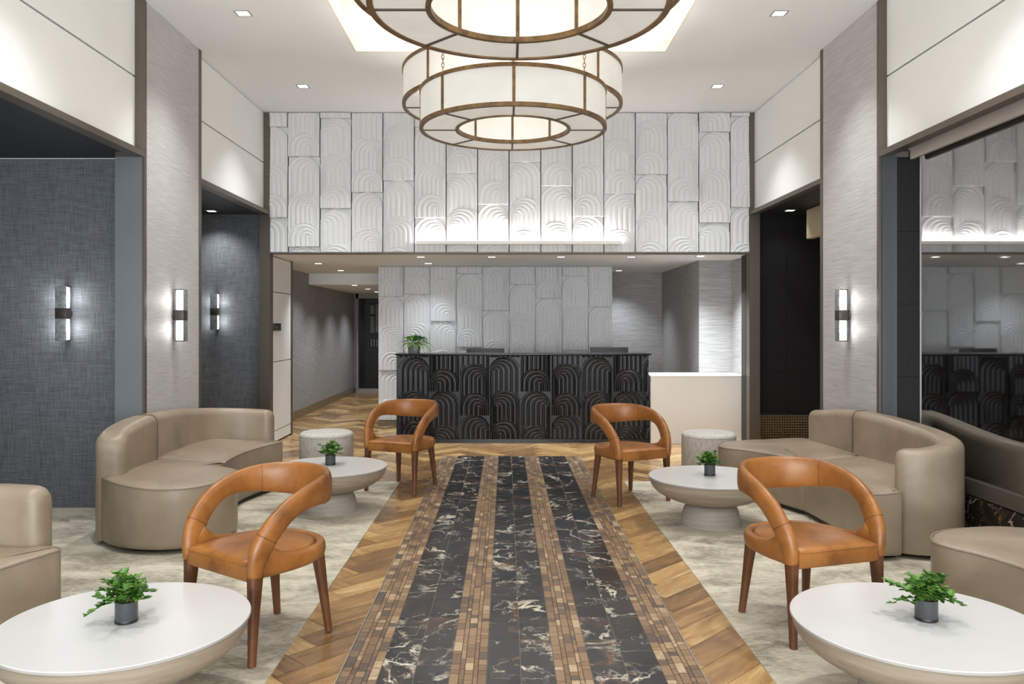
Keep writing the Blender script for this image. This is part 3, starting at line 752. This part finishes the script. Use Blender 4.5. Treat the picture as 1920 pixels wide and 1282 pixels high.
# ================================================================== CHAIRS
def chair_proto():
    t = empty('lounge_chair'); tag(t, '', 'chair', 'cognac leather armchairs')
    half = [(.236, .020, .372, .058, .046), (.240, .026, .43, .080, .050), (.250, .050, .50, .098, .052), (.262, .098, .572, .098, .052), (.270, .17, .632, .092, .050),
            (.270, .26, .668, .098, .047), (.252, .355, .682, .118, .044), (.212, .435, .684, .138, .041), (.150, .494, .680, .152, .039), (.078, .526, .678, .158, .038), (0, .536, .677, .160, .038)]
    pts = half+[(-p[0],)+p[1:] for p in half[-2::-1]]
    pp = catmull(pts, 5); n = len(pp); verts = []; faces = []; S = 20
    for i, p in enumerate(pp):
        a = Vector(pp[max(i-1, 0)][:3]); c = Vector(pp[min(i+1, n-1)][:3]); T = (c-a).normalized()
        P = Vector(p[:3]); out = Vector((P.x, (P.y-.22)*.9 if P.y > .22 else 0, 0))
        if out.length < 1e-4: out = Vector((1, 0, 0))
        out.normalize(); nrm = (out-T*out.dot(T)).normalized(); wv = T.cross(nrm)
        for k in range(S):
            an = 2*PI*k/S; cx, sy = math.cos(an), math.sin(an)
            ex = math.copysign(abs(cx)**.75, cx); ey = math.copysign(abs(sy)**.9, sy)
            verts.append(P+wv*ex*p[3]*.52+nrm*ey*p[4]*.56)
    for i in range(n-1):
        for k in range(S): faces.append((i*S+k, i*S+(k+1) % S, (i+1)*S+(k+1) % S, (i+1)*S+k))
    faces.append(list(range(S))[::-1]); faces.append([(n-1)*S+k for k in range(S)])
    o = mesh_obj('arm_back_band', verts, faces, 'leather', t, smooth=True)
    # seam stitches across band
    for sidx in (int(n*.33), int(n*.67), 12, n-13):
        ring = [Vector(v) for v in verts[sidx*S:(sidx+1)*S]]; c0 = sum(ring, Vector())/S
        bms = bmesh.new(); add_tube(bms, [c0+(v-c0)*1.012 for v in ring], .0013, 5, closed=True); bm_obj('stitched_seam', bms, 'leather_leg', o)
    # fillet webs behind the arm root (seat rail sweeping into arm)
    # seat rail (rounded tube following the seat outline)
    outl = [(.236, .03), (.252, .12), (.262, .22), (.250, .33), (.212, .42), (.145, .485), (.07, .512), (0, .52)]
    outl = outl+[(-x, y) for x, y in outl[-2::-1]]
    oc = catmull([(x, y) for x, y in outl], 5); m = len(oc); verts = []; faces = []; S = 14
    for i, (x, y) in enumerate(oc):
        a = oc[max(i-1, 0)]; c = oc[min(i+1, m-1)]; tx, ty = c[0]-a[0], c[1]-a[1]; l = math.hypot(tx, ty); nx, ny = ty/l, -tx/l
        if nx*x+ny*(y-.2) < 0: nx, ny = -nx, -ny
        f = min(i, m-1-i)/(m/2)           # 0 front .. 1 rear
        ht = .084-.008*min(1, f*2.2); zc = .397
        rise = 0
        for k in range(S):
            an = 2*PI*k/S; cx, sy = math.cos(an), math.sin(an)
            ex = math.copysign(abs(cx)**.8, cx); ey = math.copysign(abs(sy)**.8, sy)
            verts.append((x-nx*.022+nx*ex*.024, y-ny*.022+ny*ex*.024, zc+rise*.5+ey*(ht+rise)/2))
    for i in range(m-1):
        for k in range(S): faces.append((i*S+k, i*S+(k+1) % S, (i+1)*S+(k+1) % S, (i+1)*S+k))
    faces.append(list(range(S))[::-1]); faces.append([(m-1)*S+k for k in range(S)])
    mesh_obj('seat_rail', verts, faces, 'leather', t, smooth=True)
    # fillet gusset: smooth web joining arm base to the rail
    for s in (1, -1):
        bm = bmesh.new()
        rows = [(.03, .36, .45, .040), (.06, .36, .495, .042), (.085, .358, .512, .042), (.10, .358, .500, .043), (.12, .358, .476, .044), (.15, .358, .458, .044), (.19, .36, .447, .042), (.24, .362, .440, .040)]
        prev = None
        for (y, z0, z1, th) in rows:
            xo = .236+.03*min(1, y/.18)
            ring = []
            for k in range(12):
                an = 2*PI*k/12; ca_ = math.copysign(abs(math.cos(an))**.7, math.cos(an)); sa_ = math.copysign(abs(math.sin(an))**.7, math.sin(an)); ring.append(bm.verts.new((s*(xo-.006-.016*min(1, y/.2)+th/2*ca_), y, (z0+z1)/2+(z1-z0)/2*sa_)))
            if prev:
                for k in range(12): bm.faces.new((prev[k], prev[(k+1) % 12], ring[(k+1) % 12], ring[k]))
            else: bm.faces.new(ring)
            prev = ring
        bm.faces.new(prev); bm_obj('arm_root', bm, 'leather', t, 60)
    # cushion
    co = [(.215, .0), (.226, .10), (.232, .2), (.218, .31), (.180, .39), (.12, .443), (.06, .465), (0, .47)]
    co = co+[(-x, y) for x, y in co[-2::-1]]
    cc = catmull(co, 4)
    cc = cc+[(-.215+.43*k/10, 0.0) for k in range(1, 10)]
    bm = bmesh.new(); cxx, cyy = 0, .22; rings = []
    for (sc_, z) in ((.97, .352), (1.0, .362), (1.0, .418), (.985, .430), (.95, .437), (.86, .442), (.6, .449), (.3, .452)):
        rings.append([bm.verts.new((cxx+(x-cxx)*sc_, cyy+(y-cyy)*sc_+(-.0 if y > .01 else -.006), z)) for x, y in cc])
    for A, B in zip(rings, rings[1:]):
        for i in range(len(A)): bm.faces.new((A[i], A[(i+1) % len(A)], B[(i+1) % len(A)], B[i]))
    bm.faces.new(rings[0][::-1]); cv_ = bm.verts.new((cxx, cyy, .453))
    for i in range(len(rings[-1])): bm.faces.new((rings[-1][i], rings[-1][(i+1) % len(rings[-1])], cv_))
    bm_obj('seat', bm, 'leather', t, 50)
    # piping line on the seat front edge
    bm = bmesh.new(); add_tube(bm, [(-.212, -.007, .425), (0, -.008, .426), (.212, -.007, .425)], .0028, 6); bm_obj('seat_piping', bm, 'leather', t)
    def leg(x0, y0, x1, y1, w0, d0, w1, d1, ztop, m='leather_leg'):
        bm = bmesh.new(); rings = []
        for f in (0, .08, .3, .6, 1):
            x = x1+(x0-x1)*f; y = y1+(y0-y1)*f; z = ztop*f; w_ = w1+(w0-w1)*f**1.4; d = d1+(d0-d1)*f**1.4
            rr = []
            for (a, b) in ((-1, -.6), (-.6, -1), (.6, -1), (1, -.6), (1, .6), (.6, 1), (-.6, 1), (-1, .6)):
                rr.append(bm.verts.new((x+a*w_/2, y+b*d/2, z)))
            rings.append(rr)
        for A, B in zip(rings, rings[1:]):
            for i in range(8): bm.faces.new((A[i], A[(i+1) % 8], B[(i+1) % 8], B[i]))
        bm.faces.new(rings[0][::-1]); bm.faces.new(rings[-1])
        return bm_obj('leg', bm, m, t, 50)
    for s in (-1, 1):
        leg(s*.232, .026, s*.238, .004, .050, .066, .030, .032, .40)
        leg(s*.165, .425, s*.190, .47, .050, .055, .030, .030, .37)
    return t
cp = chair_proto()
cp.location = (-1.265, 3.51, RZ); cp.rotation_euler = (0, 0, R(-36)); cp['label'] = 'near left cognac leather armchair, beside the near left table'
dup(cp, (1.51, 3.63, RZ), R(17.5), 'near right cognac leather armchair, beside the near right table')
dup(cp, (-.992, 6.85, RZ), R(-23), 'far left cognac leather armchair, in front of the desk beside a pouf')
dup(cp, (1.12, 6.444, RZ), R(26), 'far right cognac leather armchair, beside the far right table')

# ================================================================== TABLES
def table_proto():
    t = empty('coffee_table'); tag(t, '', 'coffee table', 'round pedestal coffee tables')
    bm = bmesh.new(); add_lathe(bm, [(0, .342), (.4425, .342), (.4425, .3435), (.441, .345), (0, .345)], seg=128); bm_obj('tabletop', bm, 'tabletop', t)
    bm = bmesh.new(); add_lathe(bm, [(0, .331), (.440, .331), (.444, .334), (.444, .342), (0, .342)], seg=128); bm_obj('edge_band', bm, 'edge_band', t)
    prof = [(0, .332), (.436, .332), (.4345, .318)]
    for k in range(1, 13):
        a = k/12*PI/2*.80; prof.append((.4345*math.cos(a), .318-.168*math.sin(a)/math.sin(PI/2*.80)))
    prof.append((0, .150)); bm = bmesh.new(); add_lathe(bm, prof, seg=96); bm_obj('bowl', bm, 'wash', t)
    pb = [(0, .151)]+[(.155+.055*math.sin(k/8*PI/2), .151-.151*(1-math.cos(k/8*PI/2))) for k in range(9)]+[(0, 0)]
    bm = bmesh.new(); add_lathe(bm, pb, seg=72); bm_obj('pedestal', bm, 'wash_base', t)
    return t
tp = table_proto(); tp.location = (-1.41, 2.97, RZ); tp['label'] = 'near left round white-topped table on a bowl-shaped base, cut by the left edge'
TB = [(1.525, 2.97, 'near right round white-topped table with bowl base, cut by the right edge'), (-1.368, 6.22, 'far left round white-topped table in front of the curved left sofa'), (1.487, 5.80, 'far right round white-topped table beside the curved right sofa')]
for x, y, lb in TB: dup(tp, (x, y, RZ), 0, lb)

# ================================================================== PLANTS
def leaf(verts, faces, tones, P, d, up, size, tone, kind='ivy'):
    d = d.normalized(); s = d.cross(up)
    if s.length < 1e-3: s = Vector((1, 0, 0))
    s.normalize(); nn = s.cross(d)
    if kind == 'ivy': outl = [(0, 0), (.30, .10), (.50, .34), (.26, .42), (.30, .70), (0, 1), (-.30, .70), (-.26, .42), (-.50, .34), (-.30, .10)]
    else: outl = [(0, 0), (.2, .2), (.24, .5), (.12, .8), (0, 1), (-.12, .8), (-.24, .5), (-.2, .2)]
    k = len(verts); c = P+d*size*.45-nn*size*.06; verts.append(c)
    for (a, b) in outl: verts.append(P+s*a*size+d*b*size+nn*abs(a)*size*.25)
    m = len(outl)
    for i in range(m): faces.append((k, k+1+i, k+1+(i+1) % m)); tones.append(tone)
def ivy(seed, loc, label, trails, pot_r=.040, pot_h=.078, spread=1.0):
    rnd = random.Random(seed)
    t = empty('potted_plant', loc, rnd.uniform(0, 0)); tag(t, label, 'plant', 'small green plants on the coffee tables')
    bm = bmesh.new(); add_lathe(bm, [(0, 0), (pot_r*.97, 0), (pot_r, .004), (pot_r, pot_h), (pot_r-.003, pot_h), (pot_r-.003, pot_h-.01), (0, pot_h-.01)], seg=40); bm_obj('pot', bm, 'glass_pot', t)
    bm = bmesh.new(); add_lathe(bm, [(pot_r*1.004, .001), (pot_r*1.012, .003), (pot_r*1.012, .011), (pot_r*1.004, .012)], seg=40, closed=True); bm_obj('pot_base', bm, 'monitor', t)
    bm = bmesh.new(); add_lathe(bm, [(pot_r-.004, pot_h-.009), (pot_r*.6, pot_h-.002), (0, pot_h+.001)], seg=24); bm_obj('soil', bm, 'soil', t)
    V, F, T = [], [], []; bs = bmesh.new()
    stems = []
    for i in range(38):
        a = rnd.uniform(0, 2*PI); el = rnd.uniform(.5, 1.5); l = rnd.uniform(.07, .13)*spread
        stems.append((a, el, l, .35))
    for (a, el, l) in trails: stems.append((a, el, l*.8, .8))
    for (a, el, l, droop) in stems:
        P0 = Vector((rnd.uniform(-.6, .6)*pot_r, rnd.uniform(-.6, .6)*pot_r, pot_h-.005)); d = Vector((math.cos(a)*math.cos(el), math.sin(a)*math.cos(el), math.sin(el)))
        pts = [P0]; n = 6
        for k in range(1, n+1):
            f = k/n; pts.append(P0+d*l*f+Vector((0, 0, -droop*l*.55*f*f)))
        add_tube(bs, pts, .0011, 4)
        for k in range(2, n+1):
            for q in range(2 if k < n else 3):
                aa = rnd.uniform(0, 2*PI); dd = (d*.6+Vector((math.cos(aa), math.sin(aa), rnd.uniform(-.5, .35)))).normalized()
                leaf(V, F, T, pts[k], dd, Vector((0, 0, 1)), rnd.uniform(.019, .034), min(1, max(0, rnd.gauss(.5, .25))))
    o = mesh_obj('foliage', V, F, 'leaf', t); face_attr(o.data, T); bm_obj('stems', bs, 'stem', t)
    return t
TT = RZ+.345
ivy(11, (-1.403, 2.96, TT), 'small trailing green plant in a smoky glass pot on the near left table', [(PI, .35, .155), (PI*1.03, .15, .16), (PI*.95, .6, .13), (.1, .75, .15), (-.1, .65, .13)])
ivy(23, (1.567, 2.98, TT), 'small bushy green plant in a smoky glass pot on the near right table', [(PI*1.1, .5, .13), (.1, .5, .15), (-.15, .35, .16), (PI*.9, .2, .12), (.3, .7, .14)])
ivy(31, (-1.373, 6.27, TT), 'small green plant in a glass pot on the far left table', [(PI, .7, .14), (0, .6, .13)])
ivy(47, (1.488, 5.83, TT), 'small green plant in a glass pot on the far right table', [(PI, .5, .15), (PI*.95, .8, .14), (0, .7, .12)])
def fern():
    rnd = random.Random(5)
    t = empty('potted_fern', (-1.140, 9.97, 1.091)); tag(t, 'green fern in a grey pot on the left end of the black desk', 'plant')
    bm = bmesh.new(); add_lathe(bm, [(0, 0), (.068, 0), (.070, .004), (.088, .128), (.088, .134), (.083, .134), (.082, .12), (0, .12)], seg=48); bm_obj('pot', bm, 'grey_pot', t)
    bm = bmesh.new(); add_lathe(bm, [(.081, .121), (0, .128)], seg=24); bm_obj('soil', bm, 'soil', t)
    V, F, T = [], [], []; bs = bmesh.new()
    for i in range(46):
        a = rnd.uniform(0, 2*PI); el = rnd.uniform(.15, 1.35); l = rnd.uniform(.17, .27)
        d = Vector((math.cos(a)*math.cos(el), math.sin(a)*math.cos(el), math.sin(el))); P0 = Vector((math.cos(a)*.03, math.sin(a)*.03, .125))
        pts = [P0+d*l*f+Vector((0, 0, -l*.6*f*f)) for f in [k/9 for k in range(10)]]
        add_tube(bs, pts, .0014, 4); tn = min(1, max(0, rnd.gauss(.5, .25)))
        for k in range(2, 10):
            sd = (pts[k]-pts[k-1]).normalized(); s = sd.cross(Vector((0, 0, 1))).normalized(); sz = .046*(1-abs(k/9-.45))
            for q in (-1, 1): leaf(V, F, T, pts[k], (s*q+sd*.7), Vector((0, 0, 1)), sz, tn, 'fern')
    o = mesh_obj('fronds', V, F, 'fern', t); face_attr(o.data, T); bm_obj('stems', bs, 'stem', t)
fern()

# ================================================================== POUFS
def pouf_proto():
    t = empty('pouf'); tag(t, '', 'pouf', 'round chenille poufs')
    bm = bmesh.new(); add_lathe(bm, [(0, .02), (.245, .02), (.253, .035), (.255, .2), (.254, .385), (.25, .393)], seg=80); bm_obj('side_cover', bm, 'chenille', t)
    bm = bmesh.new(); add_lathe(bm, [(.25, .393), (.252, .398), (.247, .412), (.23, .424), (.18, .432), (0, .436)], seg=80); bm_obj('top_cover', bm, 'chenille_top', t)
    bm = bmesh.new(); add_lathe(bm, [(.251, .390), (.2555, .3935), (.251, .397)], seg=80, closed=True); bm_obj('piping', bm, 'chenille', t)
    bm = bmesh.new(); add_lathe(bm, [(0, 0), (.235, 0), (.235, .02), (0, .02)], seg=48); bm_obj('base', bm, 'dark', t)
    return t
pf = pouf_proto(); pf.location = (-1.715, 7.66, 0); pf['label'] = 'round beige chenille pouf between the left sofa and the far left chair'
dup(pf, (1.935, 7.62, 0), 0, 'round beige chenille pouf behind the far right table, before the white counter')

# ================================================================== SOFAS
def offset_poly(poly, d):
    n = len(poly); out = []
    area = sum(poly[i][0]*poly[(i+1) % n][1]-poly[(i+1) % n][0]*poly[i][1] for i in range(n))
    sgn = 1 if area > 0 else -1
    for i in range(n):
        a, c = poly[i-1], poly[(i+1) % n]; tx, ty = c[0]-a[0], c[1]-a[1]; l = math.hypot(tx, ty) or 1
        out.append((poly[i][0]-ty/l*d*sgn, poly[i][1]+tx/l*d*sgn))
    return out
def seat_block(pts, parent, z0=.034, z1=.41, rise=None, crown=.022, sharp=None):
    pl = catmull(pts, 6, closed=True)
    n = len(pl); cx = sum(p[0] for p in pl)/n; cy = sum(p[1] for p in pl)/n
    bm = bmesh.new(); rings = []
    def ring(poly, z): rings.append([bm.verts.new((x, y, z+(rise(x, y) if rise else 0)*max(0, (z-z0)/(z1-z0)))) for x, y in poly])
    ring(offset_poly(pl, .012), z0); ring(offset_poly(pl, .003), z0+.008); ring(pl, z0+.03)
    ring(pl, z1-.02); ring(offset_poly(pl, .002), z1-.006); ring(offset_poly(pl, .006), z1)
    ring(offset_poly(pl, .022), z1+.008); ring(offset_poly(pl, .05), z1+.013)
    base = offset_poly(pl, .05)
    for s, dzv in ((.75, .7), (.5, .9), (.25, 1.0)):
        ring([(cx+(x-cx)*s, cy+(y-cy)*s) for x, y in base], z1+.013+(crown-.013)*dzv)
    for A, B in zip(rings, rings[1:]):
        for i in range(n): bm.faces.new((A[i], A[(i+1) % n], B[(i+1) % n], B[i]))
    bm.faces.new(rings[0][::-1])
    c = bm.verts.new((cx, cy, z1+crown+(rise(cx, cy) if rise else 0)))
    for i in range(n): bm.faces.new((rings[-1][i], rings[-1][(i+1) % n], c))
    o = bm_obj('seat', bm, 'taupe', parent, 60)
    bm = bmesh.new(); pp = offset_poly(pl, .001); add_tube(bm, [(x, y, z1+.001+(rise(x, y) if rise else 0)) for x, y in pp], .0045, 6, closed=True)
    bm_obj('piping', bm, 'taupe_pipe', o)
    return o
def back_sweep(pts, parent, th=.14, z0=.034, round0=True, round1=True):
    """pts (x,y,ztop)"""
    pp = catmull(pts, 8); n = len(pp)
    L_ = [0]
    for a, b in zip(pp, pp[1:]): L_.append(L_[-1]+math.hypot(b[0]-a[0], b[1]-a[1]))
    # denser ends for rounding
    st = []
    tot = L_[-1]; ends = [0, .006, .018, .036, .06]
    S = ([e_ for e_ in ends] if round0 else [0, .002, .006, .014, .03])+list(np.linspace(.075, tot-.075, 40))+([tot-e_ for e_ in ends[::-1]] if round1 else [tot-.03, tot-.014, tot-.006, tot-.002, tot])
    def at(s):
        for i in range(n-1):
            if L_[i+1] >= s-1e-9:
                f = (s-L_[i])/max(1e-9, L_[i+1]-L_[i]); return [pp[i][k]+(pp[i+1][k]-pp[i][k])*f for k in range(3)], i
        return list(pp[-1]), n-2
    bm = bmesh.new(); rings = []
    for s in S:
        p, i = at(s); p2, _ = at(min(tot, s+.03)); p1, _ = at(max(0, s-.03))
        tx, ty = p2[0]-p1[0], p2[1]-p1[1]; l = math.hypot(tx, ty); nx, ny = -ty/l, tx/l
        k = 1.0; drop = 0
        for (flag, dd) in ((round0, s), (round1, tot-s)):
            if dd < .06:
                if flag: q = math.sqrt(max(0, 1-((.06-dd)/.06)**2)); k = min(k, .35+.65*q); drop = max(drop, .045*(1-q))
                else: q = min(1, dd/.02); k = min(k, .90+.10*math.sqrt(q)); drop = max(drop, .012*(1-math.sqrt(q)))
        r = th/2*k; zt = p[2]-drop; rr = min(.055, r); ring = []
        prof = [(r*.97, z0), (r, z0+.02), (r, (z0+zt)/2)]
        for j in range(7): a = j/6*PI/2; prof.append((r-rr+rr*math.cos(a), zt-.06+.06*math.sin(a)))
        for j in range(7): a = PI/2+j/6*PI/2; prof.append((-r+rr+rr*math.cos(a), zt-.06+.06*math.sin(a)))
        prof += [(-r, (z0+zt)/2), (-r, z0+.02), (-r*.97, z0)]
        rings.append([bm.verts.new((p[0]+nx*a, p[1]+ny*a, z)) for a, z in prof])
    for A, B in zip(rings, rings[1:]):
        m = len(A)
        for i in range(m): bm.faces.new((A[i], A[(i+1) % m], B[(i+1) % m], B[i]))
    bm.faces.new(rings[0][::-1]); bm.faces.new(rings[-1])
    o = bm_obj('backrest', bm, 'taupe', parent, 60)
    if not round1:
        p, i = at(tot); p1, _ = at(tot-.03); tx, ty = p[0]-p1[0], p[1]-p1[1]; l = math.hypot(tx, ty); nx, ny = -ty/l, tx/l; r = th/2
        pr_ = [(r, z0), (r, p[2]-.06)]+[(r-.055+.055*math.cos(j/8*PI/2), p[2]-.06+.06*math.sin(j/8*PI/2)) for j in range(9)]+[(-r+.055-.055*math.sin(j/8*PI/2), p[2]-.06+.06*math.cos(j/8*PI/2)) for j in range(9)]+[(-r, z0)]
        bs = bmesh.new(); add_tube(bs, [(p[0]+nx*a*.985, p[1]+ny*a*.985, z-.002) for a, z in pr_], .0035, 6); bm_obj('shaded_crease', bs, 'crease_shade', o)  # added dark tube imitates the shaded crease between back segments
    return o
def plinth(polys, parent, d=.085):
    for pts in polys:
        pc = catmull(pts, 5, closed=True); gx = sum(p[0] for p in pc)/len(pc); gy = sum(p[1] for p in pc)/len(pc); pl = [(gx+(x-gx)*.84, gy+(y-gy)*.84) for x, y in pc]; bm = bmesh.new()
        a = [bm.verts.new((x, y, 0)) for x, y in pl]; b = [bm.verts.new((x, y, .04)) for x, y in pl]
        for i in range(len(a)): bm.faces.new((a[i], a[(i+1) % len(a)], b[(i+1) % len(a)], b[i]))
        bm.faces.new(a[::-1]); bm.faces.new(b); bm_obj('plinth', bm, 'plinth', parent)
def rel(pts, o): return [(p[0]-o[0], p[1]-o[1])+tuple(p[2:]) for p in pts]
def left_sofa():
    O = (-2.3, 6.1); t = empty('curved_sofa', (O[0], O[1], RZ)); tag(t, '', 'sofa', 'taupe leather curved sofas')
    near = rel([(-2.69, 5.34), (-2.60, 5.17), (-2.42, 5.04), (-2.2, 4.99), (-2.0, 5.04), (-1.88, 5.22), (-1.845, 5.46), (-1.91, 5.68), (-2.05, 5.80), (-2.10, 5.88), (-2.105, 5.955), (-2.13, 5.965), (-2.4, 5.965), (-2.60, 5.965), (-2.63, 5.94), (-2.66, 5.62)], O)
    far = rel([(-2.10, 5.99), (-2.115, 6.2), (-2.11, 6.45), (-2.06, 6.72), (-1.985, 6.96), (-1.965, 7.03), (-1.99, 7.07), (-2.15, 7.11), (-2.38, 7.10), (-2.56, 6.96), (-2.64, 6.7), (-2.66, 6.3), (-2.65, 6.02), (-2.62, 5.975), (-2.4, 5.972), (-2.13, 5.972)], O)
    ri = lambda x, y: .035*max(0, min(1, (-2.2-(x+O[0]))/.35))
    seat_block(near, t, rise=ri); seat_block(far, t, rise=ri)
    back_sweep(rel([(-2.585, 5.22, .70), (-2.625, 5.38, .745), (-2.635, 5.6, .775), (-2.635, 5.84, .785)], O), t, th=.19, round1=False)
    back_sweep(rel([(-2.66, 5.846, .785), (-2.658, 6.15, .775), (-2.655, 6.45, .76), (-2.635, 6.75, .735), (-2.55, 6.98, .715), (-2.38, 7.10, .70), (-2.22, 7.13, .69), (-2.07, 7.12, .68)], O), t, round0=False)
    plinth([near, far], t)
    return t
ls = left_sofa(); ls['label'] = 'curved taupe leather sofa on the left against the pale pier'
dup(ls, (-2.3-.08, 6.1-3.37, RZ), 0, 'curved taupe leather sofa at the left edge, mostly out of frame')
def right_sofa():
    O = (2.3, 6.0); t = empty('curved_sofa', (O[0], O[1], RZ)); tag(t, '', 'sofa', 'taupe leather curved sofas')
    near = rel([(2.40, 4.87), (2.25, 4.86), (2.215, 4.90), (2.235, 5.1), (2.265, 5.4), (2.27, 5.7), (2.25, 5.98), (2.255, 6.015), (2.29, 6.02), (2.5, 6.02), (2.66, 6.02), (2.70, 6.0), (2.79, 5.6), (2.77, 5.2), (2.62, 5.02), (2.44, 4.98), (2.42, 4.90)], O)
    far = rel([(2.245, 6.04), (2.14, 6.30), (1.99, 6.52), (1.85, 6.65), (1.805, 6.76), (1.85, 6.92), (1.99, 7.05), (2.22, 7.15), (2.5, 7.1), (2.66, 6.95), (2.70, 6.5), (2.70, 6.06), (2.66, 6.03), (2.5, 6.027), (2.29, 6.027)], O)
    ri = lambda x, y: .035*max(0, min(1, ((x+O[0])-2.3)/.35))
    seat_block(near, t, rise=ri); seat_block(far, t, rise=ri)
    back_sweep(rel([(2.445, 5.02, .665), (2.58, 4.955, .675), (2.73, 4.975, .70), (2.825, 5.10, .725), (2.838, 5.36, .75), (2.795, 5.75, .775), (2.735, 6.14, .785)], O), t, th=.165, round1=False)
    back_sweep(rel([(2.7345, 6.146, .785), (2.71, 6.4, .765), (2.685, 6.65, .735), (2.65, 6.88, .71)], O), t, round0=False)
    plinth([near, far], t)
    return t
rs_ = right_sofa(); rs_['label'] = 'curved taupe leather sofa on the right against the pale pier'
def rot_about(px, py, a, shift):
    ca, sa = math.cos(a), math.sin(a); O = (2.3, 6.0); dx, dy = O[0]-px, O[1]-py
    return (px+dx*ca-dy*sa+shift[0], py+dx*sa+dy*ca+shift[1], RZ)
dup(rs_, rot_about(1.805, 6.76, R(-18), (.235, -2.93)), R(-18), 'rounded end of a taupe leather sofa at the right edge, behind the near right table')
